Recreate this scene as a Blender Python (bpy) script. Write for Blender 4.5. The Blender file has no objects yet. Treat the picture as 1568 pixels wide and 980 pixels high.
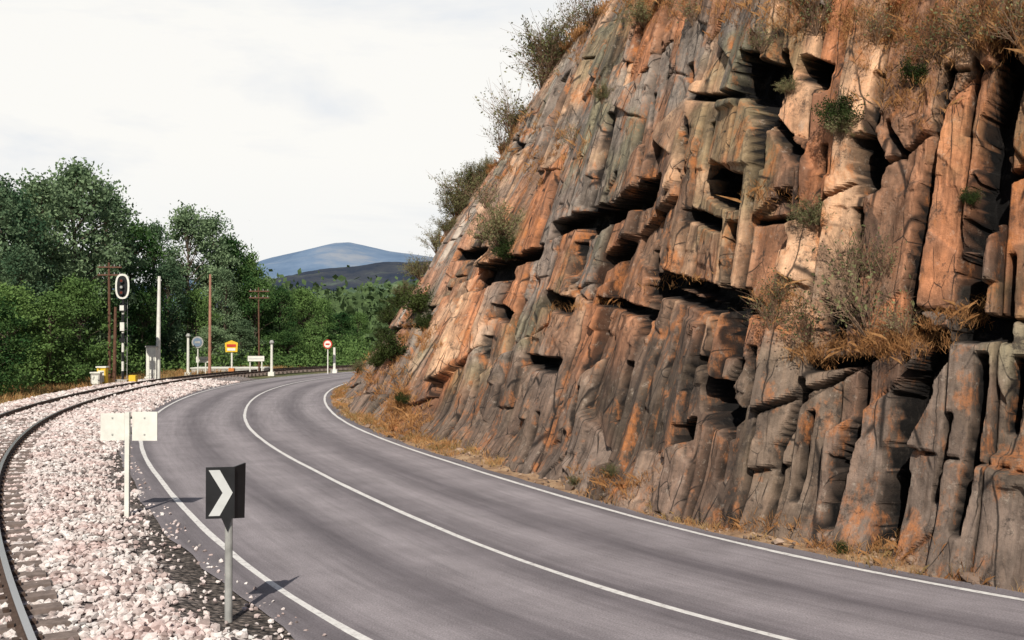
import bpy, math, numpy as np
from mathutils import Vector
rng=np.random.default_rng(7)
F=1524.0; CH=3.1; A=math.atan(20/1524.0); ca,sa=math.cos(A),math.sin(A)

# ------------------------------------------------------------- measuring helpers (photo -> world metres)
def proj(P):
    P=np.asarray(P,float); x=P[...,0]; y=P[...,1]; z=P[...,2]-CH
    d=y*ca+z*sa; u=-y*sa+z*ca
    dd=np.where(d>0.1,d,0.1)
    return 784+F*x/dd, 490-F*u/dd, d
def ray(px,py):
    a=(px-784)/F; b=(490-py)/F
    return np.array([a, ca-b*sa, sa+b*ca])
def ground(px,py,z=0.0):
    r=ray(px,py); t=(z-CH)/r[2]; return np.array([0,0,CH])+r*t
def atd(px,py,d):
    r=ray(px,py); return np.array([0,0,CH])+r*(d/r[1])

# ------------------------------------------------------------- noise
def h32(ix,iy,seed):
    n=(ix.astype(np.int64)*374761393+iy.astype(np.int64)*668265263+seed*982451653)&0xffffffff
    n=((n^(n>>13))*1274126177)&0xffffffff
    n=((n^(n>>16))*2246822519)&0xffffffff
    n=n^(n>>13)
    return (n&0xffffff)/float(0x1000000)
def vn(x,y,seed=0):
    ix=np.floor(x);iy=np.floor(y);fx=x-ix;fy=y-iy
    fx=fx*fx*(3-2*fx);fy=fy*fy*(3-2*fy)
    a=h32(ix,iy,seed);b=h32(ix+1,iy,seed);c=h32(ix,iy+1,seed);d=h32(ix+1,iy+1,seed)
    return ((a*(1-fx)+b*fx)*(1-fy)+(c*(1-fx)+d*fx)*fy)*2-1
def fbm(x,y,seed=0,o=4,g=.5):
    s=0;a=1;t=0
    for i in range(o):
        s=s+a*vn(x,y,seed+i*17);t+=a;a*=g;x=x*2.03+3.1;y=y*2.03+1.7
    return s/t
def ss(a,b,x):
    t=np.clip((x-a)/(b-a),0,1);return t*t*(3-2*t)
def vor(u,v,seed,jit=.85,cheb=.7):
    iu=np.floor(u);iv=np.floor(v)
    f1=np.full(u.shape,9.);f2=np.full(u.shape,9.);cu=np.zeros(u.shape);cv=np.zeros(u.shape);gu=np.zeros(u.shape);gv=np.zeros(u.shape)
    for i in(-1,0,1):
        for j in(-1,0,1):
            a=iu+i;b=iv+j
            x=a+.5+(h32(a,b,seed)-.5)*jit; y=b+.5+(h32(a,b,seed+5)-.5)*jit
            dx=u-x;dy=v-y
            d=cheb*np.maximum(abs(dx),abs(dy))+(1-cheb)*np.hypot(dx,dy)
            n=d<f1
            f2=np.where(n,f1,np.minimum(f2,d))
            f1=np.where(n,d,f1);cu=np.where(n,a,cu);cv=np.where(n,b,cv);gu=np.where(n,dx,gu);gv=np.where(n,dy,gv)
    return f1,f2,h32(cu,cv,seed+11),h32(cu,cv,seed+12),h32(cu,cv,seed+13),gu,gv
def blocks(u,v,seed,tilt=.5):
    # irregular split: columns of random width, each with its own irregular cross joints
    iu=np.floor(u);edge0=iu+(h32(iu,iu*0,seed)-.5)*.75;edge1=iu+1+(h32(iu+1,iu*0,seed)-.5)*.75
    c=np.where(u<edge0,iu-1,np.where(u>=edge1,iu+1,iu))
    l=c+(h32(c,c*0,seed)-.5)*.75;r=c+1+(h32(c+1,c*0,seed)-.5)*.75
    vs=v*(.6+.9*h32(c,c*0,seed+1))+13.7*h32(c,c*0,seed+2)+(h32(c,c*0,seed+8)-.5)*tilt*(u-l)
    iv=np.floor(vs);f0=iv+(h32(c,iv,seed+3)-.5)*.8;f1=iv+1+(h32(c,iv+1,seed+3)-.5)*.8
    d=np.where(vs<f0,iv-1,np.where(vs>=f1,iv+1,iv))
    b=d+(h32(c,d,seed+3)-.5)*.8;t=d+1+(h32(c,d+1,seed+3)-.5)*.8
    gu=u-(l+r)/2;gv=(vs-(b+t)/2)
    ed=np.minimum(u-l,r-u);eh=np.minimum(vs-b,t-vs)
    return ed,eh,h32(c,d,seed+11),h32(c,d,seed+12),h32(c,d,seed+13),gu,gv,h32(c,c*0,seed+14)

# ------------------------------------------------------------- mesh builder
class MB:
    def __init__(s): s.v=[];s.f=[];s.m=[];s.n=0
    def add(s,v,f,m=0):
        v=np.asarray(v,float).reshape(-1,3);f=np.asarray(f,int)
        s.v.append(v);s.f.append(f+s.n);s.m.append(np.full(len(f),m));s.n+=len(v)
    def box(s,c,size,rz=0,m=0,rx=0):
        sx,sy,sz=[q/2 for q in size]
        p=np.array([[x,y,z] for x in(-sx,sx) for y in(-sy,sy) for z in(-sz,sz)])
        if rx: 
            cc,si=math.cos(rx),math.sin(rx);p=np.c_[p[:,0],p[:,1]*cc-p[:,2]*si,p[:,1]*si+p[:,2]*cc]
        cc,si=math.cos(rz),math.sin(rz)
        p=np.c_[p[:,0]*cc-p[:,1]*si,p[:,0]*si+p[:,1]*cc,p[:,2]]+np.array(c)
        s.add(p,[[0,1,3,2],[4,6,7,5],[0,4,5,1],[2,3,7,6],[0,2,6,4],[1,5,7,3]],m)
    def tube(s,pts,rad,n=8,m=0,cap=True):
        pts=np.asarray(pts,float);k=len(pts);V=[]
        for i in range(k):
            t=pts[min(i+1,k-1)]-pts[max(i-1,0)];t=t/(np.linalg.norm(t)+1e-9)
            a=np.array([0,0,1.]) if abs(t[2])<.9 else np.array([1.,0,0])
            u=np.cross(t,a);u/=np.linalg.norm(u);w=np.cross(t,u)
            an=np.arange(n)*2*math.pi/n
            V.append(pts[i]+rad[i]*(np.cos(an)[:,None]*u+np.sin(an)[:,None]*w))
        V=np.concatenate(V);f=[]
        for i in range(k-1):
            for j in range(n):
                f.append([i*n+j,i*n+(j+1)%n,(i+1)*n+(j+1)%n,(i+1)*n+j])
        s.add(V,f,m)
        if cap:
            s.add(V[-n:],[list(range(n))],m); s.add(V[:n],[list(range(n))[::-1]],m)
    def prism(s,poly,o,rz=0,th=.02,m=0):
        poly=np.asarray(poly,float);n=len(poly)
        fr=np.c_[poly[:,0],np.full(n,-th/2),poly[:,1]];bk=fr+[0,th,0]
        p=np.r_[fr,bk];c,si=math.cos(rz),math.sin(rz)
        p=np.c_[p[:,0]*c-p[:,1]*si,p[:,0]*si+p[:,1]*c,p[:,2]]+np.array(o)
        s.add(p,[list(range(n))],m);s.add(p,[list(range(n,2*n))[::-1]],m)
        s.add(p,[[i,(i+1)%n,n+(i+1)%n,n+i] for i in range(n)],m)
    def leaves(s,c,size,asp=.5,m=0,up=0.0):
        n=len(c);a=rng.normal(size=(n,3));a[:,2]+=up;a/=np.linalg.norm(a,axis=1)[:,None]
        b=rng.normal(size=(n,3));b=np.cross(a,b);b/=np.linalg.norm(b,axis=1)[:,None]
        sz=np.asarray(size)*np.ones(n);sz=sz[:,None]
        v=np.stack([c-a*sz,c+b*sz*asp,c+a*sz,c-b*sz*asp],1).reshape(-1,3)
        f=np.arange(4*n).reshape(-1,4);s.add(v,f,m)
    def build(s,name,mats,smooth=False,link=True):
        v=np.concatenate(s.v);me=bpy.data.meshes.new(name)
        cnt=np.concatenate([np.full(len(f),f.shape[1]) for f in s.f])
        lp=np.concatenate([f.ravel() for f in s.f]);mi=np.concatenate(s.m)
        me.vertices.add(len(v));me.vertices.foreach_set('co',v.astype(np.float32).ravel())
        me.loops.add(len(lp));me.loops.foreach_set('vertex_index',lp.astype(np.int32))
        me.polygons.add(len(cnt));st=np.concatenate([[0],np.cumsum(cnt)[:-1]])
        me.polygons.foreach_set('loop_start',st.astype(np.int32))
        me.polygons.foreach_set('material_index',mi.astype(np.int32))
        me.polygons.foreach_set('use_smooth',np.full(len(cnt),smooth))
        for q in mats: me.materials.append(q)
        me.update(calc_edges=True);me.validate()
        if not link: return me
        ob=bpy.data.objects.new(name,me);bpy.context.collection.objects.link(ob);return ob
def grid_faces(r,c):
    i=np.arange(r-1)[:,None]*c+np.arange(c-1)[None,:]
    return np.stack([i,i+1,i+c+1,i+c],-1).reshape(-1,4)
def set_col(ob,name,col):
    a=ob.data.color_attributes.new(name,'FLOAT_COLOR','POINT')
    c=np.c_[col,np.ones(len(col))] if col.shape[1]==3 else col
    a.data.foreach_set('color',c.astype(np.float32).ravel())
def set_uv(ob,uv):
    l=ob.data.uv_layers.new(name='UVMap');n=len(ob.data.loops)
    vi=np.zeros(n,np.int32);ob.data.loops.foreach_get('vertex_index',vi)
    l.data.foreach_set('uv',uv[vi].astype(np.float32).ravel())

# ------------------------------------------------------------- materials
def newmat(name,rough=.9,spec=.3):
    m=bpy.data.materials.new(name);m.use_nodes=True;nt=m.node_tree
    b=nt.nodes['Principled BSDF'];b.inputs['Roughness'].default_value=rough
    b.inputs['Specular IOR Level'].default_value=spec
    return m,nt,b
def N(nt,t,**k):
    n=nt.nodes.new(t)
    for a,b in k.items(): setattr(n,a,b)
    return n
def noise(nt,vec,scale,detail=5,rough=.55,dist=0):
    n=N(nt,'ShaderNodeTexNoise');n.inputs['Scale'].default_value=scale;n.inputs['Detail'].default_value=detail
    n.inputs['Roughness'].default_value=rough;n.inputs['Distortion'].default_value=dist
    if vec is not None: nt.links.new(vec,n.inputs['Vector'])
    return n.outputs['Fac']
def ramp(nt,fac,stops):
    r=N(nt,'ShaderNodeValToRGB');e=r.color_ramp.elements
    while len(e)<len(stops): e.new(.5)
    for q,(p,c) in zip(e,stops):
        q.position=p;q.color=(*c,1) if not isinstance(c,(int,float)) else (c,c,c,1)
    nt.links.new(fac,r.inputs['Fac']);return r.outputs['Color']
def mix(nt,fac,a,b,mode='MIX'):
    m=N(nt,'ShaderNodeMix',data_type='RGBA',blend_type=mode)
    for s,v in ((m.inputs[0],fac),(m.inputs[6],a),(m.inputs[7],b)):
        if hasattr(v,'is_linked') : nt.links.new(v,s)
        elif isinstance(v,(int,float)): s.default_value=v if s==m.inputs[0] else (v,v,v,1)
        else: s.default_value=(*v,1)
    return m.outputs[2]
def bump(nt,b,h,strength=.5,dist=.05):
    n=N(nt,'ShaderNodeBump');n.inputs['Strength'].default_value=strength;n.inputs['Distance'].default_value=dist
    nt.links.new(h,n.inputs['Height']);nt.links.new(n.outputs['Normal'],b.inputs['Normal'])
def math_(nt,op,a,b=0.0):
    n=N(nt,'ShaderNodeMath',operation=op)
    for i,v in enumerate((a,b)):
        if hasattr(v,'is_linked'): nt.links.new(v,n.inputs[i])
        else: n.inputs[i].default_value=v
    return n.outputs[0]
def mapping(nt,vec,scale,rot=(0,0,0)):
    m=N(nt,'ShaderNodeMapping');m.inputs['Scale'].default_value=scale;m.inputs['Rotation'].default_value=rot
    nt.links.new(vec,m.inputs['Vector']);return m.outputs[0]
def simple(name,col,var=.25,scale=8,rough=.7,spec=.3):
    m,nt,b=newmat(name,rough,spec);tc=N(nt,'ShaderNodeTexCoord')
    f=noise(nt,tc.outputs['Object'],scale,6)
    c=ramp(nt,f,[(.3,tuple(q*(1-var) for q in col)),(.7,tuple(min(1,q*(1+var*.5)) for q in col))])
    nt.links.new(c,b.inputs['Base Color']);return m

M_white=simple('white_paint',(.76,.75,.68),.14,5,.6)
M_black=simple('black_paint',(.018,.018,.02),.3,6,.5)
M_steel=simple('galvanised_steel',(.36,.36,.34),.3,7,.55)
M_wood=simple('brown_wood',(.14,.07,.045),.35,6,.85)
M_yellow=simple('yellow_paint',(.75,.5,.04),.15,5)
M_red=simple('red_paint',(.55,.05,.03),.15,5)
M_concrete=simple('concrete',(.45,.43,.4),.2,3,.9)
M_grey=simple('sign_grey',(.52,.53,.52),.12,7,.45)
M_bark=simple('bark',(.09,.07,.05),.35,9,.95)
M_lens=simple('signal_lens',(.12,.02,.01),.1,7,.2,.5)
M_blue=simple('grey_blue_enamel',(.16,.22,.3),.15,7,.5)

def leafmat(name,dark,light,trans=.3,scale=.35,rv=.16):
    m=bpy.data.materials.new(name);m.use_nodes=True;nt=m.node_tree;nt.nodes.clear()
    o=N(nt,'ShaderNodeOutputMaterial');g=N(nt,'ShaderNodeNewGeometry');oi=N(nt,'ShaderNodeObjectInfo')
    f=noise(nt,g.outputs['Position'],scale,3,.6)
    f2=noise(nt,g.outputs['Position'],scale*14,1,.5)
    s=math_(nt,'ADD',math_(nt,'MULTIPLY',f,.6),math_(nt,'MULTIPLY',f2,.4))
    s=math_(nt,'ADD',s,math_(nt,'MULTIPLY',math_(nt,'SUBTRACT',oi.outputs['Random'],.5),rv))
    c=ramp(nt,s,[(.34,dark),(.66,light)])
    d=N(nt,'ShaderNodeBsdfDiffuse');t=N(nt,'ShaderNodeBsdfTranslucent');mx=N(nt,'ShaderNodeMixShader')
    mx.inputs[0].default_value=trans
    nt.links.new(c,d.inputs[0]);nt.links.new(c,t.inputs[0]);nt.links.new(d.outputs[0],mx.inputs[1]);nt.links.new(t.outputs[0],mx.inputs[2])
    nt.links.new(mx.outputs[0],o.inputs[0]);return m
M_leafA=leafmat('leaf_poplar',(.05,.10,.055),(.24,.33,.18),.3,.35,.3)
M_leafB=leafmat('leaf_alder',(.03,.075,.026),(.17,.27,.085),.3,.35,.36)
M_wood2=leafmat('leaf_distant',(.04,.07,.035),(.13,.19,.08),.2,.12)
M_broom=leafmat('leaf_broom',(.07,.085,.035),(.27,.26,.13),.25,1.5)
M_dark=leafmat('leaf_bramble',(.02,.035,.012),(.085,.11,.035),.25,1.5)
M_twig=leafmat('dry_twig',(.13,.075,.05),(.32,.22,.15),.1,2)
M_dry=leafmat('dry_grass_blade',(.26,.11,.04),(.60,.34,.15),.25,.9)
M_dryg=leafmat('verge_grass_blade',(.13,.10,.035),(.48,.32,.15),.25,.9)

# ------------------------------------------------------------- curves
def curve(pts,step=.25,sm=2.2,it=2):
    pts=np.array(pts,float);L=np.r_[0,np.cumsum(np.hypot(*np.diff(pts,axis=0).T))]
    s=np.arange(0,L[-1],step);c=np.c_[np.interp(s,L,pts[:,0]),np.interp(s,L,pts[:,1])]
    k=int(3*sm/step);w=np.exp(-.5*(np.arange(-k,k+1)*step/sm)**2);w/=w.sum()
    for _ in range(it):
        a=np.r_[c[0]-(c[1]-c[0])*np.arange(k,0,-1)[:,None],c,c[-1]+(c[-1]-c[-2])*np.arange(1,k+1)[:,None]]
        c=np.c_[np.convolve(a[:,0],w,'valid'),np.convolve(a[:,1],w,'valid')]
    L=np.r_[0,np.cumsum(np.hypot(*np.diff(c,axis=0).T))]
    t=np.gradient(c,axis=0);t/=np.linalg.norm(t,axis=1)[:,None]
    return dict(p=c,s=L,n=np.c_[t[:,1],-t[:,0]],t=t)
def at(C,s):
    f=lambda a:np.interp(s,C['s'],a)
    return np.stack([f(C['p'][:,0]),f(C['p'][:,1])],-1),np.stack([f(C['n'][:,0]),f(C['n'][:,1])],-1)
road=curve([(24,-3),(14,1.6),(9.3,4.6),(5.6,7.35),(2.41,10.05),(.91,11.96),(.14,13.3),(-.83,15.1),(-2.1,17.5),(-4.0,21.5),(-6.3,26.4),(-8.7,32.6),(-10.4,38.5),(-12.2,46.5),(-13.3,54),(-13.7,63),(-12.6,71.5),(-9.5,79.5),(-4,86),(4,91),(20,97),(50,104)])
rail=curve([(5,-5),(2,-1),(-1.2,4),(-4.4,9.1),(-5.5,10.9),(-8.7,16.6),(-11.8,23.1),(-14.3,29.4),(-16.3,35.6),(-18.1,43.5),(-19.6,53),(-20.1,62),(-19.2,72),(-16,82),(-10,90),(0,97),(20,104)])
def ribbon(C,o0,o1,z,nlat=2,step=.5,name='x',mats=(),edge=0,s0=0,s1=None):
    s=np.arange(s0,s1 or C['s'][-1],step);P,n=at(C,s);t=np.linspace(0,1,nlat)
    off=o0+(o1-o0)*t[None,:]+np.zeros((len(s),1))
    if edge:
        off[:,0]+=edge*fbm(s*.9,s*0,3,4);off[:,-1]+=edge*fbm(s*.9,s*0+9,4,4)
    V=np.concatenate([P[:,None,:]+n[:,None,:]*off[:,:,None],np.full(off.shape+(1,),z)],-1)
    m=MB();m.add(V.reshape(-1,3),grid_faces(len(s),nlat)[:,::-1]);ob=m.build(name,list(mats))
    if ob.data.polygons[0].normal.z<0: ob.data.flip_normals()
    set_uv(ob,np.stack([off,s[:,None]+off*0],-1).reshape(-1,2));return ob

# asphalt
m,nt,b=newmat('asphalt',.78,.35);uv=N(nt,'ShaderNodeUVMap');tc=N(nt,'ShaderNodeTexCoord');sep=N(nt,'ShaderNodeSeparateXYZ')
nt.links.new(uv.outputs[0],sep.inputs[0]);wob=noise(nt,mapping(nt,uv.outputs[0],(.25,.08,1)),1.0,3)
u=math_(nt,'ADD',math_(nt,'ABSOLUTE',math_(nt,'ADD',sep.outputs[0],0)),math_(nt,'MULTIPLY',math_(nt,'SUBTRACT',wob,.5),.7))
w=math_(nt,'COSINE',math_(nt,'MULTIPLY',math_(nt,'SUBTRACT',u,1.75),2*math.pi/1.75))
w=math_(nt,'ADD',math_(nt,'MULTIPLY',w,.5),.5)
band=noise(nt,mapping(nt,uv.outputs[0],(2.6,.1,1)),1.0,6,.65)
bb=math_(nt,'ADD',math_(nt,'MULTIPLY',w,.45),math_(nt,'MULTIPLY',band,.8))
c=ramp(nt,bb,[(.25,(.295,.266,.278)),(.6,(.215,.193,.204)),(.95,(.125,.111,.121))])
g=noise(nt,tc.outputs['Object'],45,4,.8);c=mix(nt,.9,c,ramp(nt,g,[(.3,.5),(.5,1.0),(.7,1.5)]),'MULTIPLY')
g2=noise(nt,tc.outputs['Object'],.9,6,.7);c=mix(nt,.9,c,ramp(nt,g2,[(.3,.8),(.7,1.18)]),'MULTIPLY')
g3=noise(nt,mapping(nt,uv.outputs[0],(9,.5,1)),1.0,4,.7);c=mix(nt,.6,c,ramp(nt,g3,[(.32,.75),(.5,1.0),(.68,1.15)]),'MULTIPLY')
nt.links.new(c,b.inputs['Base Color']);bump(nt,b,g,.35,.012);M_asph=m
m,nt,b=newmat('road_paint',.6);tc=N(nt,'ShaderNodeTexCoord')
f=noise(nt,tc.outputs['Object'],9,8,.75);c=ramp(nt,f,[(.32,(.3,.28,.28)),(.45,(.62,.6,.58)),(.7,(.8,.79,.76))])
nt.links.new(c,b.inputs['Base Color']);M_line=m
ribbon(road,-3.85,3.62,0.0,8,.4,'asphalt_road',[M_asph],.12)
ribbon(road,-3.35,-3.25,.004,2,.3,'road_edge_line',[M_line],.014)
ribbon(road,3.25,3.35,.004,2,.3,'road_edge_line',[M_line],.014)
ribbon(road,-.05,.05,.004,2,.3,'road_centre_line',[M_line],.014)

# ground sheet
m,nt,b=newmat('grassland');tc=N(nt,'ShaderNodeTexCoord')
c=ramp(nt,noise(nt,tc.outputs['Object'],.12,9,.7),[(.3,(.05,.075,.025)),(.5,(.10,.11,.045)),(.72,(.24,.19,.10))])
nt.links.new(c,b.inputs['Base Color']);M_grassl=m
g=MB();g.add([[-9000,-9000,-.08],[9000,-9000,-.08],[9000,9000,-.08],[-9000,9000,-.08]],[[0,1,2,3]]);g.build('ground',[M_grassl])

# ------------------------------------------------------------- ballast bed
def cdist(C,x,y):
    ro=np.empty(len(x));so=np.empty(len(x))
    for i in range(0,len(x),4000):
        X=np.c_[x[i:i+4000],y[i:i+4000]];d=X[:,None,:]-C['p'][None,::2,:];k=(d**2).sum(-1).argmin(1)
        dd=d[np.arange(len(k)),k];ro[i:i+4000]=(dd*C['n'][::2][k]).sum(-1);so[i:i+4000]=C['s'][::2][k]+(dd*C['t'][::2][k]).sum(-1)
    return ro,so
def bedz(ro,rd):
    return -.02+.15*ss(2.2,.8,ro)*ss(-4.2,-2.9,ro)
ys=np.r_[np.linspace(2,40,300),np.linspace(40.3,68,90)]
pl=rail['p']-rail['n']*4.3;xA=np.interp(ys,pl[:,1][:np.argmax(pl[:,1]>75)],pl[:,0][:np.argmax(pl[:,1]>75)])
pr=road['p']-road['n']*3.55;kk=np.argmax(pr[:,1]>75);xB=np.interp(ys,pr[:kk,1],pr[:kk,0])
T=np.linspace(0,1,60);X=xA[:,None]+(xB-xA)[:,None]*T;Y=ys[:,None]+X*0
ro,_=cdist(rail,X.ravel(),Y.ravel());rd,_=cdist(road,X.ravel(),Y.ravel());Z=bedz(ro,rd)+.02*fbm(X.ravel()*3,Y.ravel()*3,5)*ss(-3.7,-4.2,rd)
m=MB();m.add(np.c_[X.ravel(),Y.ravel(),Z],grid_faces(len(ys),60))
def ballw(rd,y,x):
    edge=-3.3-np.interp(y,[9,16,25,40],[1.1,.8,.65,.7])
    return ss(.35,-.5,rd-edge+.8*fbm(x*1.1,y*1.1,31,5))
mt,nt,b=newmat('ballast_bed',.95);at_=N(nt,'ShaderNodeVertexColor');at_.layer_name='col';tc=N(nt,'ShaderNodeTexCoord')
v=N(nt,'ShaderNodeTexVoronoi');v.inputs['Scale'].default_value=13;nt.links.new(tc.outputs['Object'],v.inputs['Vector'])
c=mix(nt,.9,at_.outputs[0],ramp(nt,v.outputs['Color'],[(.1,.45),(.8,1.2)]),'MULTIPLY')
c=mix(nt,1,c,ramp(nt,v.outputs['Distance'],[(.25,1.0),(.75,.35)]),'MULTIPLY')
nt.links.new(c,b.inputs['Base Color']);bump(nt,b,math_(nt,'MULTIPLY',v.outputs['Distance'],-1),.9,.08)
bed=m.build('ballast_bed',[mt])
wv=ballw(rd,Y.ravel(),X.ravel())[:,None];lg=ss(-2.6,-3.4,ro)[:,None]
col=np.array([.15,.125,.11])*(1-wv)+np.array([.44,.38,.36])*wv;col=col*(1-lg)+np.array([.16,.14,.07])*lg
set_col(bed,'col',col)
phi=(1+5**.5)/2
IV=np.array([[-1,phi,0],[1,phi,0],[-1,-phi,0],[1,-phi,0],[0,-1,phi],[0,1,phi],[0,-1,-phi],[0,1,-phi],[phi,0,-1],[phi,0,1],[-phi,0,-1],[-phi,0,1]])/1.9
IF=np.array([[0,11,5],[0,5,1],[0,1,7],[0,7,10],[0,10,11],[1,5,9],[5,11,4],[11,10,2],[10,7,6],[7,1,8],[3,9,4],[3,4,2],[3,2,6],[3,6,8],[3,8,9],[4,9,5],[2,4,11],[6,2,10],[8,6,7],[9,8,1]])
def stones(mb,P,r,flat=.75):
    n=len(P);v=IV[None]*(1+rng.uniform(-.35,.35,(n,12,1)));sc=rng.uniform(.6,1.35,(n,1,3));sc[:,:,2]*=flat
    v=v*sc*r[:,None,None];a=rng.uniform(0,6.28,n);c,s=np.cos(a)[:,None],np.sin(a)[:,None]
    ti=rng.uniform(-.8,.8,n);ct,st=np.cos(ti)[:,None],np.sin(ti)[:,None]
    x,y,z=v[...,0],v[...,1],v[...,2];y,z=y*ct-z*st,y*st+z*ct;x,y=x*c-y*s,x*s+y*c
    v=np.stack([x,y,z],-1)+P[:,None,:];f=IF[None]+(np.arange(n)*12)[:,None,None]
    mb.add(v.reshape(-1,3),f.reshape(-1,3))
n=60000;yy=7.5+ (rng.random(n)**1.6)*55
xa=np.interp(yy,ys,xA);xb=np.interp(yy,ys,xB);xx=xa+(xb-xa)*rng.random(n)
px,py,_=proj(np.c_[xx,yy,yy*0]);k=(px>-60)&(py<1010);xx,yy=xx[k],yy[k]
ro,so=cdist(rail,xx,yy);rd,_=cdist(road,xx,yy);w=ballw(rd,yy,xx)
ph=np.abs(((so+.3)%.6)-.3)
onsl=(ph<.14)&(ro<.46)&(ro>-2.18)
k=(rng.random(len(xx))<np.maximum(w,.16*ss(-3.3,-3.6,rd)))&(ro>-3.6)&~((abs(ro)<.08)|(abs(ro+1.72)<.08))&~(onsl&(rng.random(len(xx))>.06))
xx,yy,ro,rd,w,ph=xx[k],yy[k],ro[k],rd[k],w[k],ph[k]
r=rng.uniform(.024,.058,len(xx))*np.clip(yy/22,1,1.8);r=np.where(w<.3,r*.6,r)
intr=(ro<.46)&(ro>-2.18)
P=np.c_[xx,yy,bedz(ro,rd)+r*.35+rng.random(len(xx))*.03-.03*intr]
mb=MB();stones(mb,P,r)
mt,nt,b=newmat('ballast_stone',.9);gi=N(nt,'ShaderNodeNewGeometry')
c=ramp(nt,gi.outputs['Random Per Island'],[(0,(.20,.165,.155)),(.14,(.45,.385,.36)),(.4,(.63,.57,.545)),(.7,(.74,.695,.67)),(.95,(.78,.76,.73)),(1,(.12,.1,.1))])
f=noise(nt,gi.outputs['Position'],1.3,4);c=mix(nt,1,c,ramp(nt,f,[(.35,(.93,.79,.77)),(.6,(1,.985,.975))]),'MULTIPLY')
f=noise(nt,gi.outputs['Position'],40,2);c=mix(nt,.7,c,ramp(nt,f,[(.3,.75),(.6,1.0)]),'MULTIPLY')
nt.links.new(c,b.inputs['Base Color']);mb.build('ballast_gravel',[mt])

# ------------------------------------------------------------- railway
M_rust=simple('rusty_rail_side',(.085,.055,.042),.3,12,.8);M_top,_,b=newmat('worn_rail_top',.28,.5);b.inputs['Metallic'].default_value=.8;b.inputs['Base Color'].default_value=(.5,.5,.52,1)
M_sleep=simple('sleeper_wood',(.21,.165,.145),.4,9,.95)
mb=MB();s=np.arange(0,rail['s'][-1]-1,.5);z0=.16
for off in(0,-1.72):
    P,n=at(rail,s)
    prof=[(-.065,z0),(-.065,z0+.015),(-.012,z0+.03),(-.012,z0+.105),(-.035,z0+.115),(-.035,z0+.145),(.035,z0+.145),(.035,z0+.115),(.012,z0+.105),(.012,z0+.03),(.065,z0+.015),(.065,z0)]
    V=np.stack([np.c_[P+n*(off+a),np.full(len(s),c)] for a,c in prof],1);q=len(prof)
    fc=grid_faces(len(s),q);mt_=np.tile(np.arange(q-1),len(s)-1)
    mb.add(V.reshape(-1,3),fc[mt_!=5],0);mb.add(V.reshape(-1,3),fc[mt_==5],1)
s=np.arange(0,rail['s'][-1]-2,.6);P,n=at(rail,s)
for p,nn in zip(P,n):
    a=math.atan2(nn[1],nn[0])+rng.normal(0,.015);c=p-nn*.86
    mb.box((c[0],c[1],.085+rng.normal(0,.005)),(2.6,.24,.17),a,2)
    for o_ in(0,-1.72):
        for e_ in(-.1,.1): q=p+nn*(o_+e_);mb.box((q[0],q[1],.19),(.06,.1,.05),a,0)
mb.build('railway_track',[M_rust,M_top,M_sleep])

# ------------------------------------------------------------- cliff
s_list=[];s=6.0
while s<116:
    s_list.append(s);p,_=at(road,np.array([s]));d=np.hypot(p[0,0]+3,p[0,1]);s+=np.clip(d/430,.026,.3)
S=np.array(s_list)
sg=np.arange(0,135,.25);Pg,_n=at(road,sg)
bo_g=4.05+np.interp(Pg[:,1],[8,18,30,42,60],[.0,.2,.2,.40,.25])+.25*fbm(sg/3.5,sg*0,71,3)
ks_g=np.interp(Pg[:,1],[8,14,20,28,45,60],[.25,.3,.38,.52,.62,.7])
bof=lambda s:np.interp(s,sg,bo_g)
ksf=lambda s:np.interp(s,sg,ks_g)
P,Nn=at(road,S);lean0=.85*ksf(S)-.16      # columns of the mesh follow the joints
def surfpt(s,z):
    p,n=at(road,s);o=bof(s)+ksf(s)*z
    return np.concatenate([p+n*o[...,None],z[...,None]],-1)
sil=np.array([(500,575),(538,560),(541,500),(563,440),(588,396),(608,366),(646,318),(686,284),(718,246),(758,206),(802,160),(836,100),(850,55),(898,-10),(1000,-140),(1200,-350),(2500,-1500)],float)
zz=np.linspace(0,15,400)
rim=np.zeros(len(S))
for i in range(len(S)):
    px,py,d=proj(surfpt(S[i]+lean0[i]*zz,zz))
    ysil=np.interp(px,sil[:,0],sil[:,1]);ysil=np.where(px<530,575,ysil)
    bad=(py<ysil)&(zz>2.2)&(d>0)
    rim[i]=zz[np.argmax(bad)] if bad.any() else 15
rim=np.clip(rim,2.6,15)
w=np.exp(-.5*(np.arange(-25,26)/8.)**2);w/=w.sum();rim=np.convolve(np.r_[np.full(25,rim[0]),rim,np.full(25,rim[-1])],w,'valid')
NR=440
T=np.linspace(0,1,NR);ZZ=-.25+(rim[:,None]+.25)*T[None,:]
SS=S[:,None]+lean0[:,None]*ZZ
Sf=SS.ravel();Zf=ZZ.ravel();Uc=np.repeat(S,NR)
dU=np.repeat(np.gradient(S),NR);dZ=np.repeat((rim+.25)/(NR-1),NR)
PP,NN=at(road,Sf)
base0=surfpt(Sf,Zf)
near=ss(30,17,PP[:,1])
wob_=.05*fbm(Uc*1.2,Zf*1.2,2,3);Vw=Zf+wob_
rough_zone=ss(.14,.45,fbm(Uc/4.5,Zf/3.2,41,3))
fadej=1-.5*ss(35,55,PP[:,1])
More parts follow.
